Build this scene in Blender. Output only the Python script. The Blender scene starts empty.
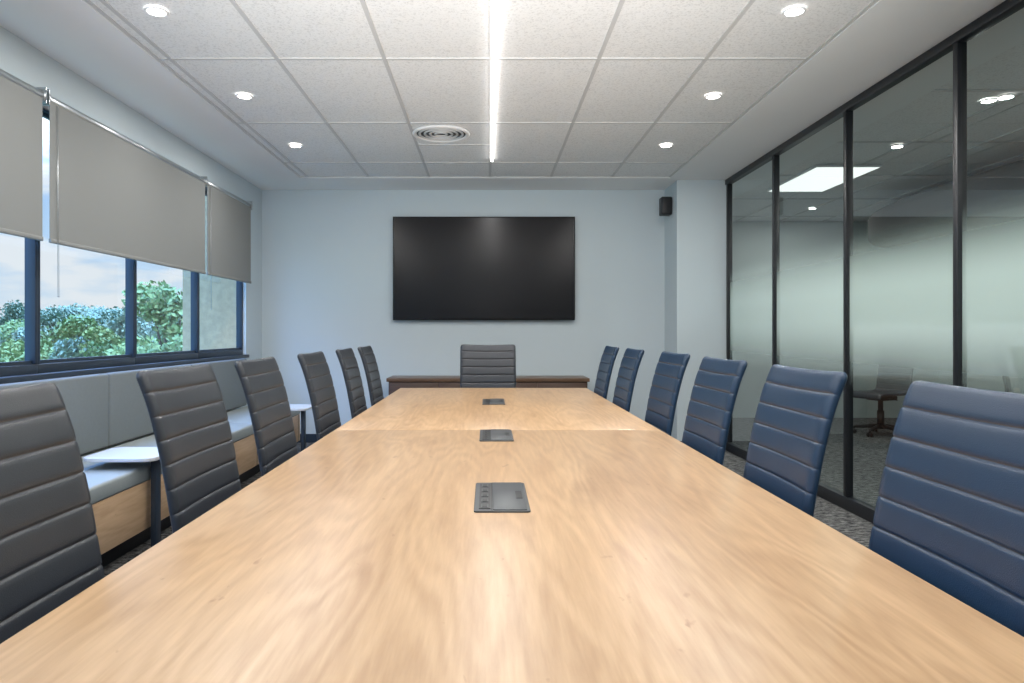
import bpy, bmesh, math, random
from mathutils import Vector, Matrix
random.seed(7)
S = bpy.context.scene
COL = S.collection
S.view_settings.view_transform = 'Standard'
S.view_settings.look = 'None'
S.view_settings.exposure = 0.0

# ---------------------------------------------------------------- materials
def newmat(name):
    m = bpy.data.materials.new(name); m.use_nodes = True
    nt = m.node_tree
    return m, nt, nt.nodes['Principled BSDF']

def pmat(name, col, rough=0.5, metal=0.0, bump=0.0, bscale=200.0, var=0.0, vscale=5.0, spec=0.5, coat=0.0, sheen=0.0):
    m, nt, b = newmat(name)
    b.inputs['Base Color'].default_value = (*col, 1)
    b.inputs['Roughness'].default_value = rough
    b.inputs['Metallic'].default_value = metal
    b.inputs['Specular IOR Level'].default_value = spec
    b.inputs['Coat Weight'].default_value = coat
    tc = nt.nodes.new('ShaderNodeTexCoord')
    n = nt.nodes.new('ShaderNodeTexNoise'); n.inputs['Scale'].default_value = vscale
    n.inputs['Detail'].default_value = 4
    nt.links.new(tc.outputs['Object'], n.inputs['Vector'])
    mr = nt.nodes.new('ShaderNodeMapRange')
    mr.inputs['To Min'].default_value = 1 - var; mr.inputs['To Max'].default_value = 1 + var
    nt.links.new(n.outputs['Fac'], mr.inputs['Value'])
    vm = nt.nodes.new('ShaderNodeVectorMath'); vm.operation = 'SCALE'
    vm.inputs[0].default_value = col
    nt.links.new(mr.outputs['Result'], vm.inputs['Scale'])
    nt.links.new(vm.outputs['Vector'], b.inputs['Base Color'])
    if bump > 0:
        n2 = nt.nodes.new('ShaderNodeTexNoise'); n2.inputs['Scale'].default_value = bscale
        n2.inputs['Detail'].default_value = 3
        nt.links.new(tc.outputs['Object'], n2.inputs['Vector'])
        bp = nt.nodes.new('ShaderNodeBump'); bp.inputs['Strength'].default_value = bump
        bp.inputs['Distance'].default_value = 0.002
        nt.links.new(n2.outputs['Fac'], bp.inputs['Height'])
        nt.links.new(bp.outputs['Normal'], b.inputs['Normal'])
    return m

def emat(name, col, st):
    m = bpy.data.materials.new(name); m.use_nodes = True
    nt = m.node_tree; nt.nodes.clear()
    e = nt.nodes.new('ShaderNodeEmission'); e.inputs[0].default_value = (*col, 1); e.inputs[1].default_value = st
    o = nt.nodes.new('ShaderNodeOutputMaterial'); nt.links.new(e.outputs[0], o.inputs[0])
    return m

def wood(name, c1, c2, c3, axis=1, rough=0.38, knots=True):
    m, nt, b = newmat(name)
    L = nt.links
    tc = nt.nodes.new('ShaderNodeTexCoord')
    def mapping(s, loc=(0, 0, 0)):
        mp = nt.nodes.new('ShaderNodeMapping')
        sc = [s[0], s[0], s[0]]; sc[axis] = s[1]
        mp.inputs['Scale'].default_value = sc; mp.inputs['Location'].default_value = loc
        L.new(tc.outputs['Object'], mp.inputs['Vector']); return mp
    def noise(mp, scale, det, dist=0.0, rgh=0.5):
        n = nt.nodes.new('ShaderNodeTexNoise'); n.inputs['Scale'].default_value = scale
        n.inputs['Detail'].default_value = det; n.inputs['Distortion'].default_value = dist
        n.inputs['Roughness'].default_value = rgh
        L.new(mp.outputs[0], n.inputs['Vector']); return n
    big = noise(mapping((4.0, 0.55)), 1.3, 2, 0.3)
    w = nt.nodes.new('ShaderNodeMath'); w.operation = 'MULTIPLY'; w.inputs[1].default_value = 75
    L.new(big.outputs['Fac'], w.inputs[0])
    sn = nt.nodes.new('ShaderNodeMath'); sn.operation = 'SINE'; L.new(w.outputs[0], sn.inputs[0])
    mr = nt.nodes.new('ShaderNodeMapRange'); mr.inputs['From Min'].default_value = -1
    L.new(sn.outputs[0], mr.inputs['Value'])
    fine = noise(mapping((55, 4)), 1.5, 4, 0.1, 0.6)
    ramp = nt.nodes.new('ShaderNodeValToRGB')
    ramp.color_ramp.elements[0].position = 0.28; ramp.color_ramp.elements[0].color = (*c1, 1)
    ramp.color_ramp.elements[1].position = 0.72; ramp.color_ramp.elements[1].color = (*c2, 1)
    mixf = nt.nodes.new('ShaderNodeMath'); mixf.operation = 'MULTIPLY_ADD'
    mixf.inputs[1].default_value = 0.12
    L.new(mr.outputs[0], mixf.inputs[0])
    tone = noise(mapping((6.0, 0.7)), 1.0, 3, 0.2)
    ts = nt.nodes.new('ShaderNodeMath'); ts.operation = 'MULTIPLY'; ts.inputs[1].default_value = 0.44
    L.new(tone.outputs['Fac'], ts.inputs[0])
    fs = nt.nodes.new('ShaderNodeMath'); fs.operation = 'MULTIPLY_ADD'; fs.inputs[1].default_value = 0.42
    L.new(fine.outputs['Fac'], fs.inputs[0]); L.new(ts.outputs[0], fs.inputs[2]); L.new(fs.outputs[0], mixf.inputs[2])
    L.new(mixf.outputs[0], ramp.inputs['Fac'])
    out = ramp.outputs['Color']
    def overlay(prev, mp, sc, lo, hi, amt, dist):
        kn = noise(mp, sc, 3, dist, 0.5)
        kr = nt.nodes.new('ShaderNodeValToRGB')
        kr.color_ramp.elements[0].position = lo; kr.color_ramp.elements[0].color = (0, 0, 0, 1)
        kr.color_ramp.elements[1].position = hi; kr.color_ramp.elements[1].color = (1, 1, 1, 1)
        L.new(kn.outputs['Fac'], kr.inputs['Fac'])
        mx = nt.nodes.new('ShaderNodeMix'); mx.data_type = 'RGBA'
        mx.inputs['B'].default_value = (*c3, 1)
        L.new(prev, mx.inputs['A'])
        km = nt.nodes.new('ShaderNodeMath'); km.operation = 'MULTIPLY'; km.inputs[1].default_value = amt
        L.new(kr.outputs['Color'], km.inputs[0]); L.new(km.outputs[0], mx.inputs['Factor'])
        return mx.outputs['Result']
    k = 1.0 if knots else 0.25
    out = overlay(out, mapping((9.0, 1.8)), 1.3, .58, .80, .6 * k, .4)
    out = overlay(out, mapping((24.0, 11.0), (3, 7, 1)), 1.0, .69, .76, .75 * k, .3)
    L.new(out, b.inputs['Base Color'])
    b.inputs['Roughness'].default_value = rough
    bp = nt.nodes.new('ShaderNodeBump'); bp.inputs['Strength'].default_value = 0.04; bp.inputs['Distance'].default_value = 0.001
    L.new(fine.outputs['Fac'], bp.inputs['Height']); L.new(bp.outputs['Normal'], b.inputs['Normal'])
    return m

M_wall = pmat('wall_paint', (0.57, 0.645, 0.685), 0.75, bump=0.08, bscale=250, var=0.01)
M_ceilp = pmat('ceiling_plaster', (0.80, 0.81, 0.81), 0.85, bump=0.05, bscale=200, var=0.01)
M_grid = pmat('ceiling_grid', (0.55, 0.55, 0.545), 0.5)
M_white = pmat('white_enamel', (0.8, 0.8, 0.8), 0.4)
M_black = pmat('black_metal', (0.012, 0.014, 0.018), 0.4, spec=0.5)
M_frame = pmat('window_frame_dark', (0.022, 0.035, 0.055), 0.45)
M_alu = pmat('brushed_aluminium', (0.45, 0.48, 0.5), 0.35, metal=0.8)
M_oak = wood('oak_laminate', (0.39, 0.235, 0.12), (0.63, 0.42, 0.24), (0.30, 0.165, 0.082), rough=0.34)
M_oak2 = wood('oak_bench', (0.45, 0.29, 0.16), (0.64, 0.45, 0.28), (0.34, 0.2, 0.11), rough=0.5)
M_walnut = wood('dark_walnut', (0.045, 0.022, 0.014), (0.10, 0.05, 0.03), (0.03, 0.015, 0.01), axis=0, rough=0.4, knots=False)
M_walnut2 = wood('walnut_top', (0.10, 0.055, 0.033), (0.17, 0.10, 0.06), (0.07, 0.035, 0.02), axis=0, rough=0.35, knots=False)
M_leather = pmat('charcoal_leather', (0.032, 0.038, 0.049), 0.38, bump=0.22, bscale=450, var=0.10, vscale=9, spec=0.5)
M_leather_skylit = pmat('leather_skylit', (0.012, 0.038, 0.084), 0.36, bump=0.22, bscale=450, var=0.10, vscale=9, spec=0.5)  # right-row copy of the chair leather, blue window light painted into its colour
M_seam = pmat('seam_thread', (0.085, 0.08, 0.08), 0.7)
M_plastic = pmat('black_plastic', (0.012, 0.012, 0.014), 0.45)
M_fabric = pmat('grey_upholstery', (0.175, 0.20, 0.21), 0.85, bump=0.5, bscale=600, var=0.06, vscale=60)
M_seat = pmat('pale_upholstery', (0.29, 0.325, 0.325), 0.55, bump=0.3, bscale=500, var=0.04, vscale=40)
M_tabtop = pmat('white_laminate', (0.62, 0.62, 0.62), 0.3)
M_gun = pmat('gunmetal', (0.10, 0.105, 0.11), 0.42, metal=0.5)
M_dark = pmat('socket_black', (0.012, 0.012, 0.012), 0.4)
M_screen = pmat('screen_glass', (0.007, 0.0068, 0.009), 0.22, spec=0.30)
M_bezel = pmat('screen_bezel', (0.008, 0.008, 0.009), 0.35)
M_stucco = pmat('stucco', (0.40, 0.30, 0.17), 0.9, bump=1.0, bscale=25, var=0.35, vscale=22)
M_pend = pmat('dark_felt', (0.008, 0.009, 0.010), 0.8)
M_leaf = pmat('leaves_green', (0.16, 0.235, 0.075), 0.7, var=0.5, vscale=1.2)
M_leaf_hazed = pmat('leaves_hazed', (0.19, 0.265, 0.18), 0.8, var=0.3, vscale=0.8)  # distance haze painted into the leaf colour
M_bark = pmat('bark', (0.10, 0.08, 0.06), 0.9, bump=0.5, bscale=20)
M_ground = pmat('grass_ground', (0.16, 0.22, 0.12), 0.95, var=0.4, vscale=0.3)
M_down = emat('downlight_glow', (1.0, 0.97, 0.92), 14)
M_led = emat('led_strip_glow', (1.0, 0.99, 0.97), 6)
M_panel = emat('panel_glow', (1.0, 1.0, 0.98), 1.4)

# ceiling tile speckle
def tilemat():
    m, nt, b = newmat('mineral_tile')
    L = nt.links; tc = nt.nodes.new('ShaderNodeTexCoord')
    n = nt.nodes.new('ShaderNodeTexNoise'); n.inputs['Scale'].default_value = 85; n.inputs['Detail'].default_value = 4
    n.inputs['Roughness'].default_value = 0.7
    L.new(tc.outputs['Object'], n.inputs['Vector'])
    r = nt.nodes.new('ShaderNodeValToRGB')
    r.color_ramp.elements[0].position = 0.34; r.color_ramp.elements[0].color = (0.60, 0.60, 0.595, 1)
    r.color_ramp.elements[1].position = 0.50; r.color_ramp.elements[1].color = (0.79, 0.79, 0.785, 1)
    L.new(n.outputs['Fac'], r.inputs['Fac']); L.new(r.outputs['Color'], b.inputs['Base Color'])
    b.inputs['Roughness'].default_value = 0.95
    bp = nt.nodes.new('ShaderNodeBump'); bp.inputs['Strength'].default_value = 0.35; bp.inputs['Distance'].default_value = 0.002
    L.new(n.outputs['Fac'], bp.inputs['Height']); L.new(bp.outputs['Normal'], b.inputs['Normal'])
    return m
M_tile = tilemat()

def carpetmat():
    m, nt, b = newmat('carpet')
    L = nt.links; tc = nt.nodes.new('ShaderNodeTexCoord')
    mp = nt.nodes.new('ShaderNodeMapping'); mp.inputs['Scale'].default_value = (1, 2.0, 1)
    L.new(tc.outputs['Object'], mp.inputs['Vector'])
    n = nt.nodes.new('ShaderNodeTexNoise'); n.inputs['Scale'].default_value = 18; n.inputs['Detail'].default_value = 8
    n.inputs['Roughness'].default_value = 0.8
    L.new(mp.outputs[0], n.inputs['Vector'])
    r = nt.nodes.new('ShaderNodeValToRGB')
    r.color_ramp.elements[0].position = 0.42; r.color_ramp.elements[0].color = (0.032, 0.033, 0.036, 1)
    r.color_ramp.elements[1].position = 0.62; r.color_ramp.elements[1].color = (0.25, 0.25, 0.245, 1)
    L.new(n.outputs['Fac'], r.inputs['Fac']); L.new(r.outputs['Color'], b.inputs['Base Color'])
    b.inputs['Roughness'].default_value = 1.0
    b.inputs['Specular IOR Level'].default_value = 0.1
    bp = nt.nodes.new('ShaderNodeBump'); bp.inputs['Strength'].default_value = 0.8; bp.inputs['Distance'].default_value = 0.004
    L.new(n.outputs['Fac'], bp.inputs['Height']); L.new(bp.outputs['Normal'], b.inputs['Normal'])
    return m
M_carpet = carpetmat()

def glassmat(name, tint, frost=False, refl=1.0, f0=0.08):
    m = bpy.data.materials.new(name); m.use_nodes = True
    nt = m.node_tree; nt.nodes.clear(); L = nt.links; N = nt.nodes.new
    t = N('ShaderNodeBsdfTransparent'); t.inputs[0].default_value = (*tint, 1)
    g = N('ShaderNodeBsdfGlossy'); g.inputs['Roughness'].default_value = 0.0
    g.inputs[0].default_value = (refl, refl, refl, 1)
    geo = N('ShaderNodeNewGeometry')
    # Schlick reflectance, same from both sides of the thin pane
    dt = N('ShaderNodeVectorMath'); dt.operation = 'DOT_PRODUCT'
    L.new(geo.outputs['Normal'], dt.inputs[0]); L.new(geo.outputs['Incoming'], dt.inputs[1])
    ab = N('ShaderNodeMath'); ab.operation = 'ABSOLUTE'; L.new(dt.outputs['Value'], ab.inputs[0])
    om = N('ShaderNodeMath'); om.operation = 'SUBTRACT'; om.use_clamp = True; om.inputs[0].default_value = 1; L.new(ab.outputs[0], om.inputs[1])
    pw = N('ShaderNodeMath'); pw.operation = 'POWER'; pw.inputs[1].default_value = 5; L.new(om.outputs[0], pw.inputs[0])
    fr = N('ShaderNodeMath'); fr.operation = 'MULTIPLY_ADD'; fr.inputs[1].default_value = 1 - f0; fr.inputs[2].default_value = f0
    L.new(pw.outputs[0], fr.inputs[0])
    mx = N('ShaderNodeMixShader')
    L.new(fr.outputs[0], mx.inputs[0]); L.new(t.outputs[0], mx.inputs[1]); L.new(g.outputs[0], mx.inputs[2])
    out = N('ShaderNodeOutputMaterial')
    if frost:
        sx = N('ShaderNodeSeparateXYZ'); L.new(geo.outputs['Position'], sx.inputs[0])
        a = N('ShaderNodeMapRange'); a.interpolation_type = 'SMOOTHSTEP'
        a.inputs['From Min'].default_value = 0.78; a.inputs['From Max'].default_value = 1.28
        L.new(sx.outputs[2], a.inputs['Value'])
        c = N('ShaderNodeMapRange'); c.interpolation_type = 'SMOOTHSTEP'
        c.inputs['From Min'].default_value = 1.42; c.inputs['From Max'].default_value = 1.86
        c.inputs['To Min'].default_value = 1; c.inputs['To Max'].default_value = 0
        L.new(sx.outputs[2], c.inputs['Value'])
        mu = N('ShaderNodeMath'); mu.operation = 'MULTIPLY'; L.new(a.outputs[0], mu.inputs[0]); L.new(c.outputs[0], mu.inputs[1])
        m3 = N('ShaderNodeMath'); m3.operation = 'MULTIPLY'; m3.inputs[1].default_value = 0.95; L.new(mu.outputs[0], m3.inputs[0])
        d = N('ShaderNodeBsdfDiffuse'); d.inputs[0].default_value = (0.70, 0.88, 0.83, 1)
        tl = N('ShaderNodeBsdfTranslucent'); tl.inputs[0].default_value = (0.74, 0.90, 0.85, 1)
        dm = N('ShaderNodeMixShader'); dm.inputs[0].default_value = 0.25
        L.new(d.outputs[0], dm.inputs[1]); L.new(tl.outputs[0], dm.inputs[2])
        tm = N('ShaderNodeMixShader'); L.new(m3.outputs[0], tm.inputs[0]); L.new(t.outputs[0], tm.inputs[1]); L.new(dm.outputs[0], tm.inputs[2])
        L.new(tm.outputs[0], mx.inputs[1])
    L.new(mx.outputs[0], out.inputs[0])
    return m
M_glass = glassmat('window_glass', (0.95, 0.97, 0.98), f0=0.05)
M_frost = glassmat('frosted_film_glass', (0.82, 0.91, 0.89), frost=True, f0=.15)

def blindmat():
    m, nt, b = newmat('blind_fabric')
    b.inputs['Base Color'].default_value = (0.25, 0.26, 0.255, 1); b.inputs['Roughness'].default_value = 0.9
    L = nt.links
    tc = nt.nodes.new('ShaderNodeTexCoord')
    n = nt.nodes.new('ShaderNodeTexNoise'); n.inputs['Scale'].default_value = 500
    L.new(tc.outputs['Object'], n.inputs['Vector'])
    bp = nt.nodes.new('ShaderNodeBump'); bp.inputs['Strength'].default_value = 0.15; bp.inputs['Distance'].default_value = 0.001
    L.new(n.outputs['Fac'], bp.inputs['Height']); L.new(bp.outputs['Normal'], b.inputs['Normal'])
    tr = nt.nodes.new('ShaderNodeBsdfTranslucent'); tr.inputs[0].default_value = (0.30, 0.29, 0.27, 1)
    mx = nt.nodes.new('ShaderNodeMixShader'); mx.inputs[0].default_value = 0.06
    o = nt.nodes['Material Output']
    L.new(b.outputs[0], mx.inputs[1]); L.new(tr.outputs[0], mx.inputs[2]); L.new(mx.outputs[0], o.inputs[0])
    return m
M_blind = blindmat()

# ---------------------------------------------------------------- mesh builder
class MB:
    def __init__(s, name):
        s.name = name; s.bm = bmesh.new(); s.mats = []
    def mi(s, mat):
        if mat not in s.mats: s.mats.append(mat)
        return s.mats.index(mat)
    def _merge(s, b2, mat, smooth=False):
        i = s.mi(mat)
        for f in b2.faces: f.material_index = i; f.smooth = smooth
        me = bpy.data.meshes.new('tmp'); b2.to_mesh(me); b2.free()
        s.bm.from_mesh(me); bpy.data.meshes.remove(me)
    def box(s, lo, hi, mat, bev=0.0, seg=2, rot=None):
        b = bmesh.new(); bmesh.ops.create_cube(b, size=1)
        c = [(lo[k] + hi[k]) / 2 for k in range(3)]; d = [abs(hi[k] - lo[k]) for k in range(3)]
        for v in b.verts: v.co = Vector((v.co.x * d[0], v.co.y * d[1], v.co.z * d[2]))
        if bev > 0:
            bmesh.ops.bevel(b, geom=b.edges[:], offset=bev, segments=seg, profile=0.5, affect='EDGES')
        if rot is not None: bmesh.ops.transform(b, matrix=rot, verts=b.verts)
        bmesh.ops.translate(b, vec=c, verts=b.verts)
        s._merge(b, mat, bev > 0)
    def cyl(s, p1, p2, r, mat, seg=24, r2=None):
        p1 = Vector(p1); p2 = Vector(p2); d = p2 - p1
        b = bmesh.new()
        bmesh.ops.create_cone(b, cap_ends=True, segments=seg, radius1=r, radius2=r if r2 is None else r2, depth=d.length)
        q = Vector((0, 0, 1)).rotation_difference(d.normalized()).to_matrix().to_4x4()
        bmesh.ops.transform(b, matrix=Matrix.Translation((p1 + p2) / 2) @ q, verts=b.verts)
        s._merge(b, mat, True)
    def ring(s, c, R, r, mat, seg=40, rs=8, flat=1.0):
        b = bmesh.new(); vs = []
        for i in range(seg):
            a = 2 * math.pi * i / seg; row = []
            for j in range(rs):
                t = 2 * math.pi * j / rs
                row.append(b.verts.new((c[0] + (R + r * math.cos(t)) * math.cos(a), c[1] + (R + r * math.cos(t)) * math.sin(a), c[2] + r * flat * math.sin(t))))
            vs.append(row)
        for i in range(seg):
            for j in range(rs):
                b.faces.new((vs[i][j], vs[(i + 1) % seg][j], vs[(i + 1) % seg][(j + 1) % rs], vs[i][(j + 1) % rs]))
        bmesh.ops.recalc_face_normals(b, faces=b.faces)
        s._merge(b, mat, True)
    def quad(s, pts, mat):
        b = bmesh.new(); b.faces.new([b.verts.new(p) for p in pts]); s._merge(b, mat)
    def prism(s, outline, z0, z1, mat, bev=0.0, seg=2):
        b = bmesh.new()
        f = b.faces.new([b.verts.new((x, y, z0)) for x, y in outline])
        r = bmesh.ops.extrude_face_region(b, geom=[f])
        bmesh.ops.translate(b, vec=(0, 0, z1 - z0), verts=[g for g in r['geom'] if isinstance(g, bmesh.types.BMVert)])
        bmesh.ops.recalc_face_normals(b, faces=b.faces)
        if bev > 0:
            es = [e for e in b.edges if abs(e.verts[0].co.z - e.verts[1].co.z) < 1e-6]
            bmesh.ops.bevel(b, geom=es, offset=bev, segments=seg, profile=0.5, affect='EDGES')
        s._merge(b, mat, False)
    def done(s, loc=(0, 0, 0), rotz=0.0, parent=None, autosmooth=True):
        me = bpy.data.meshes.new(s.name); s.bm.to_mesh(me); s.bm.free()
        for m in s.mats: me.materials.append(m)
        o = bpy.data.objects.new(s.name, me); COL.objects.link(o)
        o.location = loc; o.rotation_euler = (0, 0, rotz)
        if parent: o.parent = parent
        if autosmooth:
            try:
                bpy.context.view_layer.objects.active = o; o.select_set(True)
                bpy.ops.object.shade_auto_smooth(angle=math.radians(40)); o.select_set(False)
            except Exception as e: pass
        return o

def empty(name, loc=(0, 0, 0)):
    e = bpy.data.objects.new(name, None); COL.objects.link(e); e.location = loc; return e

def rrect(w, d, r, n=6):
    pts = []
    for cx, cy, a0 in ((w/2-r, d/2-r, 0), (-w/2+r, d/2-r, 90), (-w/2+r, -d/2+r, 180), (w/2-r, -d/2+r, 270)):
        for i in range(n + 1):
            a = math.radians(a0 + 90 * i / n); pts.append((cx + r * math.cos(a), cy + r * math.sin(a)))
    return pts

# ---------------------------------------------------------------- dimensions
ZC = 2.70; XL = -2.42; XR = 2.40; YB = 7.47; YF = -1.6; XO = 6.2; YO = 9.6

# ---------------------------------------------------------------- room shell
b = MB('floor'); b.box((XL - .2, YF - .1, -.1), (XO + .1, YO + .1, 0), M_carpet); b.done(autosmooth=False)

b = MB('wall_left')
b.box((XL - .18, YF, 0), (XL, YB, .95), M_wall)
b.box((XL - .18, YF, 2.46), (XL, YB, ZC), M_wall)
b.box((XL - .18, 6.98, .95), (XL, YB, 2.46), M_wall)
b.box((XL - .18, YF, .95), (XL, -1.3, 2.46), M_wall)
b.done(autosmooth=False)
b = MB('wall_back')
b.box((XL - .18, YB, 0), (XR, YB + .15, ZC), M_wall)
b.done(autosmooth=False)
b = MB('wall_column'); b.box((1.89, 6.98, 0), (XR, YB, ZC), M_wall); b.done(autosmooth=False)
b = MB('wall_front'); b.box((XL - .18, YF - .15, 0), (XO + .1, YF, ZC), M_wall); b.done(autosmooth=False)
M_owall = pmat('outer_office_wall', (0.42, 0.47, 0.46), 0.8)
b = MB('wall_right'); b.box((XO, YF, 0), (XO + .15, YO + .1, ZC), M_owall); b.done(autosmooth=False)
b = MB('wall_corridor'); b.box((XR - .1, YO, 0), (XO, YO + .15, ZC), M_owall)
b.box((XR - .1, YB + .15, 0), (XR, YO, ZC), M_owall); b.done(autosmooth=False)

# ceiling : plaster border, mineral tiles, T grid
TX0, TX1, TY1 = -1.86, 1.80, 6.89
b = MB('ceiling')
b.box((XL - .2, YF - .15, ZC + .012), (XO + .15, YO + .15, ZC + .2), M_tile)
b.box((XL, YF, ZC), (TX0, YB, ZC + .012), M_ceilp)
b.box((TX1, YF, ZC), (XR + .05, YB, ZC + .012), M_ceilp)
b.box((TX0, TY1, ZC), (TX1, YB, ZC + .012), M_ceilp)
b.box((XR + .05, YF, ZC), (XR + .4, YO, ZC + .012), M_ceilp)
b.done(autosmooth=False)
b = MB('ceiling_grid')
gx = [0.02 + .6 * k for k in range(-3, 3)] + [TX0 + .01, TX1 - .01]
for x in gx:
    b.box((x - .011, YF, ZC + .006), (x + .011, TY1, ZC + .0125), M_grid)
gy = [6.31 - 1.2 * k for k in range(0, 7)] + [TY1 - .01]
for y in gy:
    b.box((TX0, y - .011, ZC + .0065), (TX1, y + .011, ZC + .0125), M_grid)
b.box((-.58, 5.70, ZC + .0065), (.02, 5.722, ZC + .0125), M_grid)
for k in range(1, 6):
    b.box((XR + .4 + .6 * k, YF, ZC + .001), (XR + .42 + .6 * k, YO, ZC + .0125), M_grid)
for k in range(10):
    b.box((XR + .4, YF + 1.2 * k, ZC + .001), (XO, YF + 1.2 * k + .02, ZC + .0125), M_grid)
b.done(autosmooth=False)

# baseboards
b = MB('baseboard_back'); b.box((XL, YB - .015, 0), (1.89, YB, .09), M_frame); b.done(autosmooth=False)
b = MB('baseboard_column'); b.box((1.875, 6.965, 0), (XR - .03, 6.98, .09), M_frame); b.box((1.875, 6.98, 0), (1.89, YB - .015, .09), M_frame); b.done(autosmooth=False)
b = MB('baseboard_left'); b.box((XL, 6.80, 0), (XL + .015, YB - .015, .09), M_frame); b.done(autosmooth=False)

# ---------------------------------------------------------------- windows
mull = [-1.30, -.40, .62, 1.68, 2.74, 3.80, 4.85, 5.91, 6.98]
for i in range(len(mull) - 1):
    y0, y1 = mull[i], mull[i + 1]
    b = MB('window_%d' % (i + 1))
    x0, x1 = XL - .09, XL - .03
    w = .022
    b.box((x0, y0, .95), (x1, y1, 1.005), M_frame, .004)
    b.box((x0, y0, 2.40), (x1, y1, 2.46), M_frame, .004)
    b.box((x0, y0, 1.005), (x1, y0 + w, 2.40), M_frame, .003)
    b.box((x0, y1 - w, 1.005), (x1, y1, 2.40), M_frame, .003)
    xs0, xs1 = x0 + .02, x1 - .02
    q = .02
    b.box((xs0, y0 + w, 1.005), (xs1, y1 - w, 1.005 + q), M_frame)
    b.box((xs0, y0 + w, 2.40 - q), (xs1, y1 - w, 2.40), M_frame)
    b.quad([((x0 + x1) / 2, y0 + w, 1.005), ((x0 + x1) / 2, y1 - w, 1.005), ((x0 + x1) / 2, y1 - w, 2.40), ((x0 + x1) / 2, y0 + w, 2.40)], M_glass)
    b.done()
b = MB('trim_1'); b.box((XL - .03, -1.30, .925), (XL + .035, 6.98, .955), M_frame, .004); b.done()

# ---------------------------------------------------------------- roller blinds
for y0, y1 in ((1.63, 3.655), (3.705, 5.755), (5.785, 6.86)):
    e = empty('roller_blind', (-2.35, (y0 + y1) / 2, 2.42))
    h = (y1 - y0) / 2
    b = MB('tube'); b.cyl((0, -h, 0), (0, h, 0), .026, M_alu); b.cyl((0, -h - .012, 0), (0, -h, 0), .034, M_alu); b.cyl((0, h, 0), (0, h + .012, 0), .034, M_alu)
    b.done(parent=e)
    b = MB('fabric')
    b.box((.018, -h + .006, -.75), (.021, h - .006, 0), M_blind)
    b.done(parent=e, autosmooth=False)
    b = MB('bottom_bar'); b.box((.012, -h + .006, -.765), (.028, h - .006, -.742), M_blind, .004); b.done(parent=e)
    b = MB('bracket'); b.box((-.07, -h - .014, -.04), (.03, -h - .009, .045), M_alu); b.box((-.07, h + .009, -.04), (.03, h + .014, .045), M_alu)
    b.done(parent=e, autosmooth=False)
    b = MB('chain')
    for dy in (0, .010):
        b.cyl((.030, -h + .06 + dy, -1.05), (.028, -h + .055 + dy, -.02), .0012, M_alu, 8)
    b.ring((.030, -h + .065, -1.05), .005, .0014, M_alu, 12, 6)
    b.done(parent=e)

# ---------------------------------------------------------------- bench
e = empty('window_bench', (-2.12, 4.0, 0))
def L(p): return (p[0] + 2.12, p[1] - 4.0, p[2])
Y0b, Y1b = .7, 6.76
b = MB('carcass')
b.box(L((-2.40, Y0b, .13)), L((-1.82, Y1b, .385)), M_oak2, .003)
b.box(L((-2.40, Y0b + .05, 0)), L((-1.93, Y1b - .05, .13)), M_black)
yy = Y0b
while yy < Y1b - .1:
    yy += 1.2
    if yy < Y1b: b.box(L((-1.8215, yy - .003, .13)), L((-1.8185, yy + .003, .385)), M_black)
b.done(parent=e)
b = MB('seat_cushions')
ys = [Y0b, 1.9, 3.1, 4.3, 5.5, Y1b]
for a, c in zip(ys[:-1], ys[1:]):
    b.box(L((-2.33, a + .003, .385)), L((-1.81, c - .003, .47)), M_seat, .018, 4)
b.done(parent=e)
b = MB('back_cushions')
for a, c in zip(ys[:-1], ys[1:]):
    b.box(L((-2.415, a + .003, .47)), L((-2.33, c - .003, .925)), M_fabric, .018, 4)
b.done(parent=e)

# ---------------------------------------------------------------- side tables
def side_table(x, y, rot=0):
    e = empty('side_table', (x, y, 0)); e.rotation_euler = (0, 0, rot)
    b = MB('top'); b.prism(rrect(.38, .36, .06), .515, .535, M_tabtop, .004); b.done(parent=e, autosmooth=False)
    b = MB('column'); b.box((.105, -.030, .012), (.135, .030, .515), M_frame, .005); b.box((-.08, -.05, .502), (.12, .05, .515), M_frame); b.done(parent=e)
    b = MB('foot'); b.prism(rrect(.34, .32, .05), 0, .012, M_frame, .003); o = b.done(parent=e, autosmooth=False); o.location = (.24, 0, 0)
side_table(-1.90, 3.74)
side_table(-1.72, 6.05)

# ---------------------------------------------------------------- conference table
TL, TR_, TY0, TYE = -.674, .757, .30, 5.37
cx = (TL + TR_) / 2
e = empty('conference_table', (cx, 0, 0))
hw = (TR_ - TL) / 2
SEAM = 3.06
b = MB('top_near'); b.box((-hw, TY0, .718), (hw, SEAM - .001, .75), M_oak, .0025); b.done(parent=e)
b = MB('top_far'); b.box((-hw, SEAM + .001, .718), (hw, TYE, .75), M_oak, .0025); b.done(parent=e)
b = MB('pedestals')
for y in (.95, 3.06, 4.8):
    b.box((-.16, y - .22, 0), (.16, y + .22, .718), M_oak2, .004)
b.box((-.03, TY0 + .4, .63), (.03, TYE - .3, .718), M_black)
b.done(parent=e)

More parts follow.
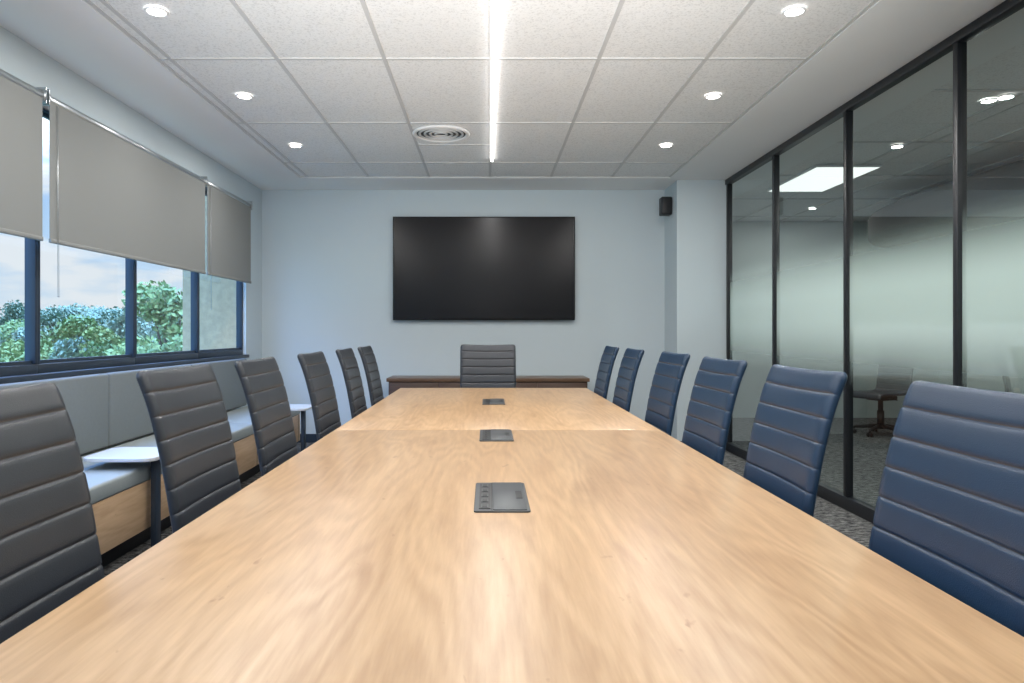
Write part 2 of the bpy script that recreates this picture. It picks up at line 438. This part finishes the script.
def power_module(y0, y1):
    yc = (y0 + y1) / 2; h = (y1 - y0) / 2; w = .068
    e = empty('power_socket_module', (.034, yc, .75))
    b = MB('frame'); b.prism(rrect(2 * w, 2 * h, .008), 0.0, .004, M_gun, .0012); b.done(parent=e, autosmooth=False)
    b = MB('socket_strip'); b.box((-w + .012, -h + .02, .004), (-w + .040, h - .02, .0052), M_dark)
    n = 5
    for i in range(n):
        yy = -h + .045 + i * (2 * h - .09) / (n - 1)
        b.box((-w + .017, yy - .018, .0052), (-w + .035, yy + .018, .0058), M_gun)
        b.box((-w + .020, yy - .013, .0058), (-w + .032, yy + .013, .0062), M_dark)
    b.done(parent=e, autosmooth=False)
    b = MB('lid'); b.box((-w + .046, -h + .008, .004), (w - .008, h - .008, .0065), M_gun, .001)
    b.box((w - .03, -.04, .0065), (w - .014, .04, .0072), M_dark)
    b.box((-w + .041, -h + .006, .004), (-w + .045, h - .006, .0043), M_dark)
    b.done(parent=e)
power_module(1.66, 1.975); power_module(2.74, 3.05); power_module(4.12, 4.45)

# ---------------------------------------------------------------- chairs
def catmull(P, n):
    out = []
    Q = [P[0]] + P + [P[-1]]
    for i in range(1, len(Q) - 2):
        for k in range(n):
            t = k / n; p0, p1, p2, p3 = [Vector(q) for q in Q[i-1:i+3]]
            out.append(.5 * ((2*p1) + (p2-p0)*t + (2*p0-5*p1+4*p2-p3)*t*t + (3*p1-p0-3*p2+p3)*t**3))
    out.append(Vector(P[-1])); return out

def chair_mesh(M_hide):
    b = MB('office_chair')
    path = catmull([(.265, .425), (.25, .462), (.20, .478), (.0, .468), (-.12, .468), (-.185, .49), (-.212, .54), (-.222, .62), (-.235, .70), (-.262, .85), (-.295, .98), (-.330, 1.072)], 14)
    ln = [0.0]
    for i in range(1, len(path)): ln.append(ln[-1] + (path[i] - path[i-1]).length)
    T = ln[-1]
    nch = round(T / .066)
    fr = [0, .035, .07, .12, .25, .4, .6, .75, .88, .93, .965]
    svals = []
    for c in range(nch):
        for f in fr: svals.append(((c + f) / nch * T, f))
    svals.append((T, 0.0)); nv = len(svals) - 1
    def at(s):
        s = max(0, min(T, s))
        for i in range(1, len(ln)):
            if ln[i] >= s - 1e-9:
                t = (s - ln[i-1]) / max(1e-9, ln[i] - ln[i-1]); return path[i-1].lerp(path[i], t)
        return path[-1]
    nu = 24
    bm = bmesh.new(); F = []; B = []
    for j in range(nv + 1):
        s, f = svals[j]
        p = at(s); d = (at(s + .004) - at(s - .004)).normalized()
        nrm = Vector((d.y, -d.x))
        if nrm.dot(Vector((1, 1))) < 0: nrm = -nrm
        bulge = .0058 * (1 - abs(2 * f - 1) ** 11)
        r = .022; de = min(s, T - s)
        hw_ = .230 - .003 * (s / T)
        if de < r: hw_ -= r - math.sqrt(max(0, r*r - (r - de)**2))
        eend = math.sqrt(max(0, 1 - (1 - de / .012)**2)) if de < .012 else 1
        rf, rb = [], []
        for i in range(nu + 1):
            u = -1 + 2 * i / nu
            u = math.copysign(abs(u) ** .6, u)
            ed = max(0, 1 - abs(u) ** 14) ** .5
            curv = .016 * u * u if s > T * .45 else .016 * u * u * (s / (T * .45))
            tf = (.013 + bulge) * ed * eend + curv
            tb = -.013 * ed * eend + curv
            q = p + nrm * tf; rf.append(bm.verts.new((q.x, u * hw_, q.y)))
            if i in (0, nu): rb.append(rf[-1])
            else:
                q = p + nrm * tb; rb.append(bm.verts.new((q.x, u * hw_, q.y)))
        F.append(rf); B.append(rb)
    iL, iS, iP = b.mi(M_hide), b.mi(M_seam), b.mi(M_plastic)
    per = len(fr)
    for j in range(nv):
        seam = (j % per == 0 and j > 0)
        for i in range(nu):
            f = bm.faces.new((F[j][i], F[j][i+1], F[j+1][i+1], F[j+1][i])); f.material_index = iS if seam and 0 < i < nu - 1 else iL; f.smooth = True
            try:
                g = bm.faces.new((B[j][i], B[j+1][i], B[j+1][i+1], B[j][i+1])); g.material_index = iP if 1 <= i < nu - 1 else iL; g.smooth = True
            except Exception: pass
    for rowF, rowB in ((F[0], B[0]), (F[-1], B[-1])):
        for i in range(nu):
            vs = []
            for v in (rowF[i], rowF[i+1], rowB[i+1], rowB[i]):
                if v not in vs: vs.append(v)
            if len(vs) > 2:
                f = bm.faces.new(vs); f.material_index = iL
    bmesh.ops.recalc_face_normals(bm, faces=bm.faces)
    me = bpy.data.meshes.new('t'); bm.to_mesh(me); bm.free(); b.bm.from_mesh(me)
    b.box((-.15, -.10, .40), (.12, .10, .452), M_plastic, .015, 3)
    b.cyl((0, 0, .20), (0, 0, .40), .028, M_plastic); b.cyl((0, 0, .10), (0, 0, .28), .038, M_plastic)
    b.cyl((0, 0, .075), (0, 0, .125), .05, M_plastic)
    for k in range(5):
        a = math.radians(72 * k + 18)
        ex, ey = .27 * math.cos(a), .27 * math.sin(a)
        b.cyl((.03 * math.cos(a), .03 * math.sin(a), .105), (ex, ey, .078), .026, M_plastic, 12, .016)
        b.cyl((ex, ey, .05), (ex, ey, .085), .010, M_plastic, 10)
        px, py = -math.sin(a), math.cos(a)
        for sg in (-1, 1):
            b.cyl((ex + px * sg * .008, ey + py * sg * .008, .027), (ex + px * sg * .026, ey + py * sg * .026, .027), .027, M_plastic, 20)
    b.cyl((0, .08, .43), (.02, .23, .42), .006, M_plastic, 8)
    return b.done(autosmooth=False)

def place(o, x, y, r): o.location = (x, y, 0); o.rotation_euler = (0, 0, math.radians(r))
grey = []; skylit_row = []
for y, r, dx in ((1.21, 0, 0), (2.04, -1, -.02), (2.70, 1, -.005), (3.51, 0, 0), (4.33, 1, 0), (5.04, 0, 0)):
    grey.append((-.58 + dx, y, r))
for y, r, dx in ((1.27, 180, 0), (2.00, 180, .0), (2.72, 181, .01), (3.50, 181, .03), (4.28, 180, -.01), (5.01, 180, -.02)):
    skylit_row.append((.60 + dx, y, r))
grey.append((0.0, 5.45, -90))
grey.append((4.5, 8.0, 200)); grey.append((5.4, 6.9, -40))
for mat, lst in ((M_leather, grey), (M_leather_skylit, skylit_row)):
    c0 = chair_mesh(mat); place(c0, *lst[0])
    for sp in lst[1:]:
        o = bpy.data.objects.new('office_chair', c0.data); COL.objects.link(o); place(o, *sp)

# ---------------------------------------------------------------- television
e = empty('wall_television', (-.043, YB - .05, 1.855))
W, H = 1.935, 1.10
b = MB('body'); b.box((-W/2, -.012, -H/2), (W/2, .02, H/2), M_bezel, .004); b.box((-.5, .02, -.3), (.5, .05, .3), M_bezel); b.done(parent=e)
b = MB('screen'); b.box((-W/2 + .012, -.0145, -H/2 + .018), (W/2 - .012, -.012, H/2 - .012), M_screen); b.done(parent=e, autosmooth=False)

# ---------------------------------------------------------------- speaker
e = empty('wall_speaker', (1.835, 7.20, 2.475))
b = MB('cabinet'); b.box((-.058, -.06, -.092), (.05, .06, .092), M_black, .012, 3); b.done(parent=e)
b = MB('grille'); b.box((-.048, -.066, -.082), (.04, -.058, .082), M_plastic, .003); b.done(parent=e)
b = MB('bracket'); b.box((.045, -.02, -.02), (.055, .02, .02), M_black); b.done(parent=e, autosmooth=False)

# ---------------------------------------------------------------- sideboard
e = empty('sideboard', (0, 7.22, 0))
b = MB('carcass'); b.box((-1.00, -.20, .06), (1.00, .235, .68), M_walnut, .003); b.box((-.95, -.17, 0), (.95, .2, .06), M_black); b.done(parent=e)
b = MB('top'); b.box((-1.02, -.22, .68), (1.02, .235, .715), M_walnut2, .003); b.done(parent=e)
b = MB('doors')
for k in range(4): b.box((-.99 + k * .495 + .003, -.218, .07), (-.99 + (k + 1) * .495 - .003, -.20, .67), M_walnut, .002)
b.done(parent=e)

# ---------------------------------------------------------------- glass partition
e = empty('glass_partition', (XR, 0, 0))
my = [6.94, 5.82, 4.65, 3.55, 2.45, 1.35, .25, -.85, -1.58]
b = MB('frame')
b.box((-.03, YF, ZC - .05), (.03, 6.98, ZC), M_black, .003)
b.box((-.03, YF, 0), (.03, 6.98, .085), M_black, .003)
for y in my: b.box((-.025, y - .018, .085), (.025, y + .018, ZC - .05), M_black, .003)
b.done(parent=e)
b = MB('panes')
for a, c in zip(my[1:], my[:-1]):
    b.quad([(0, a + .018, .085), (0, c - .018, .085), (0, c - .018, ZC - .05), (0, a + .018, ZC - .05)], M_frost)
b.done(parent=e, autosmooth=False)

# ---------------------------------------------------------------- beyond the glass
b = MB('ceiling_light_panel'); b.box((-.30, -.56, 0), (.30, .56, .02), M_white); b.box((-.285, -.545, -.003), (.285, .545, 0), M_panel)
b.done(loc=(3.28, 6.9, ZC - .02), autosmooth=False)
b = MB('oval_pendant_canopy'); pts = []
for i in range(64):
    a = 2 * math.pi * i / 64; c, s_ = math.cos(a), math.sin(a)
    pts.append((.85 * math.copysign(abs(c) ** .75, c), 2.3 * math.copysign(abs(s_) ** .75, s_)))
b.prism(pts, -.18, .18, M_pend, .10, 5)
for yy in (-1.2, 1.2): b.cyl((0, yy, .18), (0, yy, .36), .008, M_black, 8)
b.done(loc=(4.9, 6.0, 2.34))

# ---------------------------------------------------------------- lights & fixtures
def alight(name, loc, size, power, col, rot=(0, 0, 0), shape='DISK', sy=None, spread=None, parent=None):
    l = bpy.data.lights.new(name, 'AREA'); l.shape = shape; l.size = size
    if sy: l.size_y = sy
    l.energy = power; l.color = col
    if spread: l.spread = math.radians(spread)
    o = bpy.data.objects.new(name, l); COL.objects.link(o); o.location = loc; o.rotation_euler = rot
    if parent: o.parent = parent
    return o

DL = []
for y in (5.705, 4.51, 3.316, 2.12, .92, -.3):
    DL += [(-1.575, y), (1.455, y)]
def downlight(x, y, p, c):
    e = empty('ceiling_downlight', (x, y, ZC))
    b = MB('trim_ring'); b.ring((0, 0, .002), .047, .007, M_white, 36, 8, .8); b.done(parent=e)
    b = MB('lamp_disc'); b.cyl((0, 0, .0), (0, 0, .005), .044, M_down, 32); b.done(parent=e, autosmooth=False)
    alight('lamp', (0, 0, -.008), .08, p, c, parent=e)
for x, y in DL: downlight(x, y, 11.5, (1.0, .97, .93))
for x, y in ((4.0, 8.6), (3.3, 4.6), (3.3, 1.5), (5.3, 2.5)): downlight(x, y, 13, (1.0, .98, .95))
alight('panel_lamp', (3.28, 6.9, ZC - .03), .55, 20, (1, 1, .98), shape='RECTANGLE', sy=1.1)

e = empty('linear_led_light', (.035, 3.9, ZC))
b = MB('diffuser'); b.box((-.011, -2.28, -.012), (.011, 2.28, .0), M_led, .003); b.done(parent=e)
b = MB('end_caps'); b.box((-.011, -2.29, -.013), (.011, -2.28, .0), M_white); b.box((-.011, 2.28, -.013), (.011, 2.29, .0), M_white); b.done(parent=e, autosmooth=False)
alight('led_lamp', (0, 0, -.014), .018, 32, (1.0, .98, .96), shape='RECTANGLE', sy=4.5, parent=e)

e = empty('round_air_diffuser', (-.36, 5.36, ZC))
b = MB('rings')
b.ring((0, 0, 0), .205, .018, M_white, 48, 8, .6)
for k, R in enumerate((.165, .125, .085, .045)):
    b.ring((0, 0, .0), R, .010, M_grid, 40, 6, .9)
b.cyl((0, 0, .001), (0, 0, .004), .2, M_dark, 48)
b.done(parent=e)

# photographer's bounced flash, standing beside the camera and aimed at the ceiling
l = bpy.data.lights.new('bounce_flash', 'SPOT'); l.energy = 1100; l.spot_size = math.radians(72); l.spot_blend = 1.0
l.shadow_soft_size = .05; l.color = (1.0, .99, .98)
o = bpy.data.objects.new('bounce_flash', l); COL.objects.link(o); o.location = (.02, -.1, 1.0)
o.rotation_euler = (Vector((0, 2.1, ZC)) - Vector((.02, -.1, 1.0))).to_track_quat('-Z', 'Y').to_euler()

# daylight portals
def portal(loc, sx, sy):
    o = alight('window_daylight_portal', loc, sx, 1, (1, 1, 1), rot=(0, math.radians(-90), 0), shape='RECTANGLE', sy=sy)
    o.data.cycles.is_portal = True
portal((XL - .12, .18, 1.70), 1.42, 2.96)
portal((XL - .12, 4.33, 1.33), .68, 5.3)

# ---------------------------------------------------------------- outside
b = MB('exterior_fin_wall'); b.box((-3.05, 6.972, -6), (XL - .095, 7.4, 4), M_stucco); b.done(autosmooth=False)
b = MB('ground'); b.box((-400, -200, -6.2), (-2.7, 400, -6), M_ground); b.done(autosmooth=False)

def tree_mesh(name, leafmat, n=9000, seed=1):
    R = random.Random(seed)
    b = MB(name)
    b.cyl((0, 0, 0), (.2, .1, 4.2), .28, M_bark, 10, .14)
    blobs = []
    for k in range(15):
        a = R.uniform(0, 6.28); r = R.uniform(.3, 2.6)
        blobs.append((Vector((r * math.cos(a), r * math.sin(a), R.uniform(2.8, 8.0 - r * .8))), R.uniform(.7, 1.5)))
        b.cyl((.15, .1, 3.3), tuple(blobs[-1][0]), .09, M_bark, 6, .03)
    i = b.mi(leafmat)
    for k in range(n):
        c, r = R.choice(blobs)
        d = Vector((R.gauss(0, 1), R.gauss(0, 1), R.gauss(0, 1))).normalized()
        p = c + Vector((d.x, d.y, d.z * .8)) * r * R.uniform(.6, 1.12)
        u = Vector((R.gauss(0, 1), R.gauss(0, 1), R.gauss(0, 1))).normalized()
        v = u.orthogonal().normalized(); s = R.uniform(.08, .19)
        vs = [b.bm.verts.new(p + u * s), b.bm.verts.new(p + v * s * .6), b.bm.verts.new(p - u * s), b.bm.verts.new(p - v * s * .6)]
        f = b.bm.faces.new(vs); f.material_index = i
    o = b.done(autosmooth=False); return o
tl = empty('tree_line', (-30, 40, -6))
srcs = [tree_mesh('tree_green', M_leaf, seed=3), tree_mesh('tree_hazed', M_leaf_hazed, seed=5), tree_mesh('tree_green_b', M_leaf, seed=9)]
def puttree(src, x, y, s, first=False):
    o = src if first else bpy.data.objects.new('tree', src.data)
    if not first: COL.objects.link(o)
    o.parent = tl; o.location = (x + 30, y - 40, 0); o.rotation_euler = (0, 0, random.uniform(0, 6.28)); o.scale = (s, s, s * random.uniform(.95, 1.05))
puttree(srcs[0], -18.6, 41.0, 1.28, True); puttree(srcs[1], -30, 48, 1.08, True); puttree(srcs[2], -23.0, 44.0, 1.05, True)
for k in range(130):
    y = random.uniform(42, 100)
    rt = random.uniform(.2, 1.1)
    far = y > 52
    puttree(srcs[1] if far or random.random() < .45 else random.choice([srcs[0], srcs[2]]), -rt * y, y, random.uniform(.85, 1.08) * (1 if y < 70 else 1.2))
for k in range(16):
    y = random.uniform(-10, 30)
    puttree(random.choice(srcs), -random.uniform(40, 60), y, random.uniform(.8, 1.0))

# sun over the roof, lighting the trees
l = bpy.data.lights.new('sun', 'SUN'); l.energy = 2.8; l.angle = .05; l.color = (1, .95, .85)
o = bpy.data.objects.new('sun', l); COL.objects.link(o); o.rotation_euler = Vector((-.75, .35, -.7)).to_track_quat('-Z', 'Y').to_euler()

# ---------------------------------------------------------------- world
w = bpy.data.worlds.new('World'); S.world = w; w.use_nodes = True
nt = w.node_tree; nt.nodes.clear(); N = nt.nodes.new; LK = nt.links.new
tc = N('ShaderNodeTexCoord'); sp = N('ShaderNodeSeparateXYZ'); LK(tc.outputs['Generated'], sp.inputs[0])
r = N('ShaderNodeValToRGB')
els = r.color_ramp.elements
els[0].position = 0.0; els[0].color = (0.10, 0.13, 0.10, 1)
els[1].position = 1.0; els[1].color = (0.13, 0.36, 0.95, 1)
for p, c in ((.49, (.2, .24, .2, 1)), (.50, (.76, .87, .95, 1)), (.56, (.50, .71, .95, 1)), (.66, (.22, .48, .98, 1))):
    x = els.new(p); x.color = c
mr = N('ShaderNodeMapRange'); mr.inputs['From Min'].default_value = -1; LK(sp.outputs[2], mr.inputs['Value'])
LK(mr.outputs[0], r.inputs['Fac'])
mp = N('ShaderNodeMapping'); mp.inputs['Scale'].default_value = (1, 1, 3.0); LK(tc.outputs['Generated'], mp.inputs[0])
n = N('ShaderNodeTexNoise'); n.inputs['Scale'].default_value = 9; n.inputs['Detail'].default_value = 7; LK(mp.outputs[0], n.inputs['Vector'])
cr = N('ShaderNodeValToRGB'); cr.color_ramp.elements[0].position = .44; cr.color_ramp.elements[1].position = .58
LK(n.outputs['Fac'], cr.inputs['Fac'])
gt = N('ShaderNodeMapRange'); gt.inputs['From Min'].default_value = .25; gt.inputs['From Max'].default_value = .45
gt.inputs['To Min'].default_value = 1; gt.inputs['To Max'].default_value = .15; LK(sp.outputs[2], gt.inputs['Value'])
g2 = N('ShaderNodeMath'); g2.operation = 'GREATER_THAN'; g2.inputs[1].default_value = 0.0; LK(sp.outputs[2], g2.inputs[0])
g3 = N('ShaderNodeMath'); g3.operation = 'MULTIPLY'; LK(gt.outputs[0], g3.inputs[0]); LK(g2.outputs[0], g3.inputs[1])
mm = N('ShaderNodeMath'); mm.operation = 'MULTIPLY'; LK(cr.outputs[0], mm.inputs[0]); LK(g3.outputs[0], mm.inputs[1])
m8 = N('ShaderNodeMath'); m8.operation = 'MULTIPLY'; m8.inputs[1].default_value = .85; LK(mm.outputs[0], m8.inputs[0])
mx = N('ShaderNodeMix'); mx.data_type = 'RGBA'; mx.inputs['B'].default_value = (.90, .94, .97, 1)
LK(m8.outputs[0], mx.inputs['Factor']); LK(r.outputs[0], mx.inputs['A'])
st = N('ShaderNodeMapRange'); st.inputs['From Min'].default_value = .18; st.inputs['From Max'].default_value = .6
st.inputs['To Min'].default_value = 1.0; st.inputs['To Max'].default_value = 12.0; LK(sp.outputs[2], st.inputs['Value'])
bg = N('ShaderNodeBackground'); LK(mx.outputs['Result'], bg.inputs[0]); LK(st.outputs[0], bg.inputs[1])
ow = N('ShaderNodeOutputWorld'); LK(bg.outputs[0], ow.inputs[0])

# ---------------------------------------------------------------- camera
cam = bpy.data.cameras.new('camera'); co = bpy.data.objects.new('camera', cam); COL.objects.link(co)
co.location = (0, 0, 1.18); co.rotation_euler = (math.radians(90), 0, 0)
cam.sensor_width = 36; cam.lens = 698 / 1024 * 36
cam.shift_x = (512 - 488) / 1024; cam.shift_y = -(341.5 - 332) / 1024
cam.clip_start = .05; cam.clip_end = 1000
S.camera = co
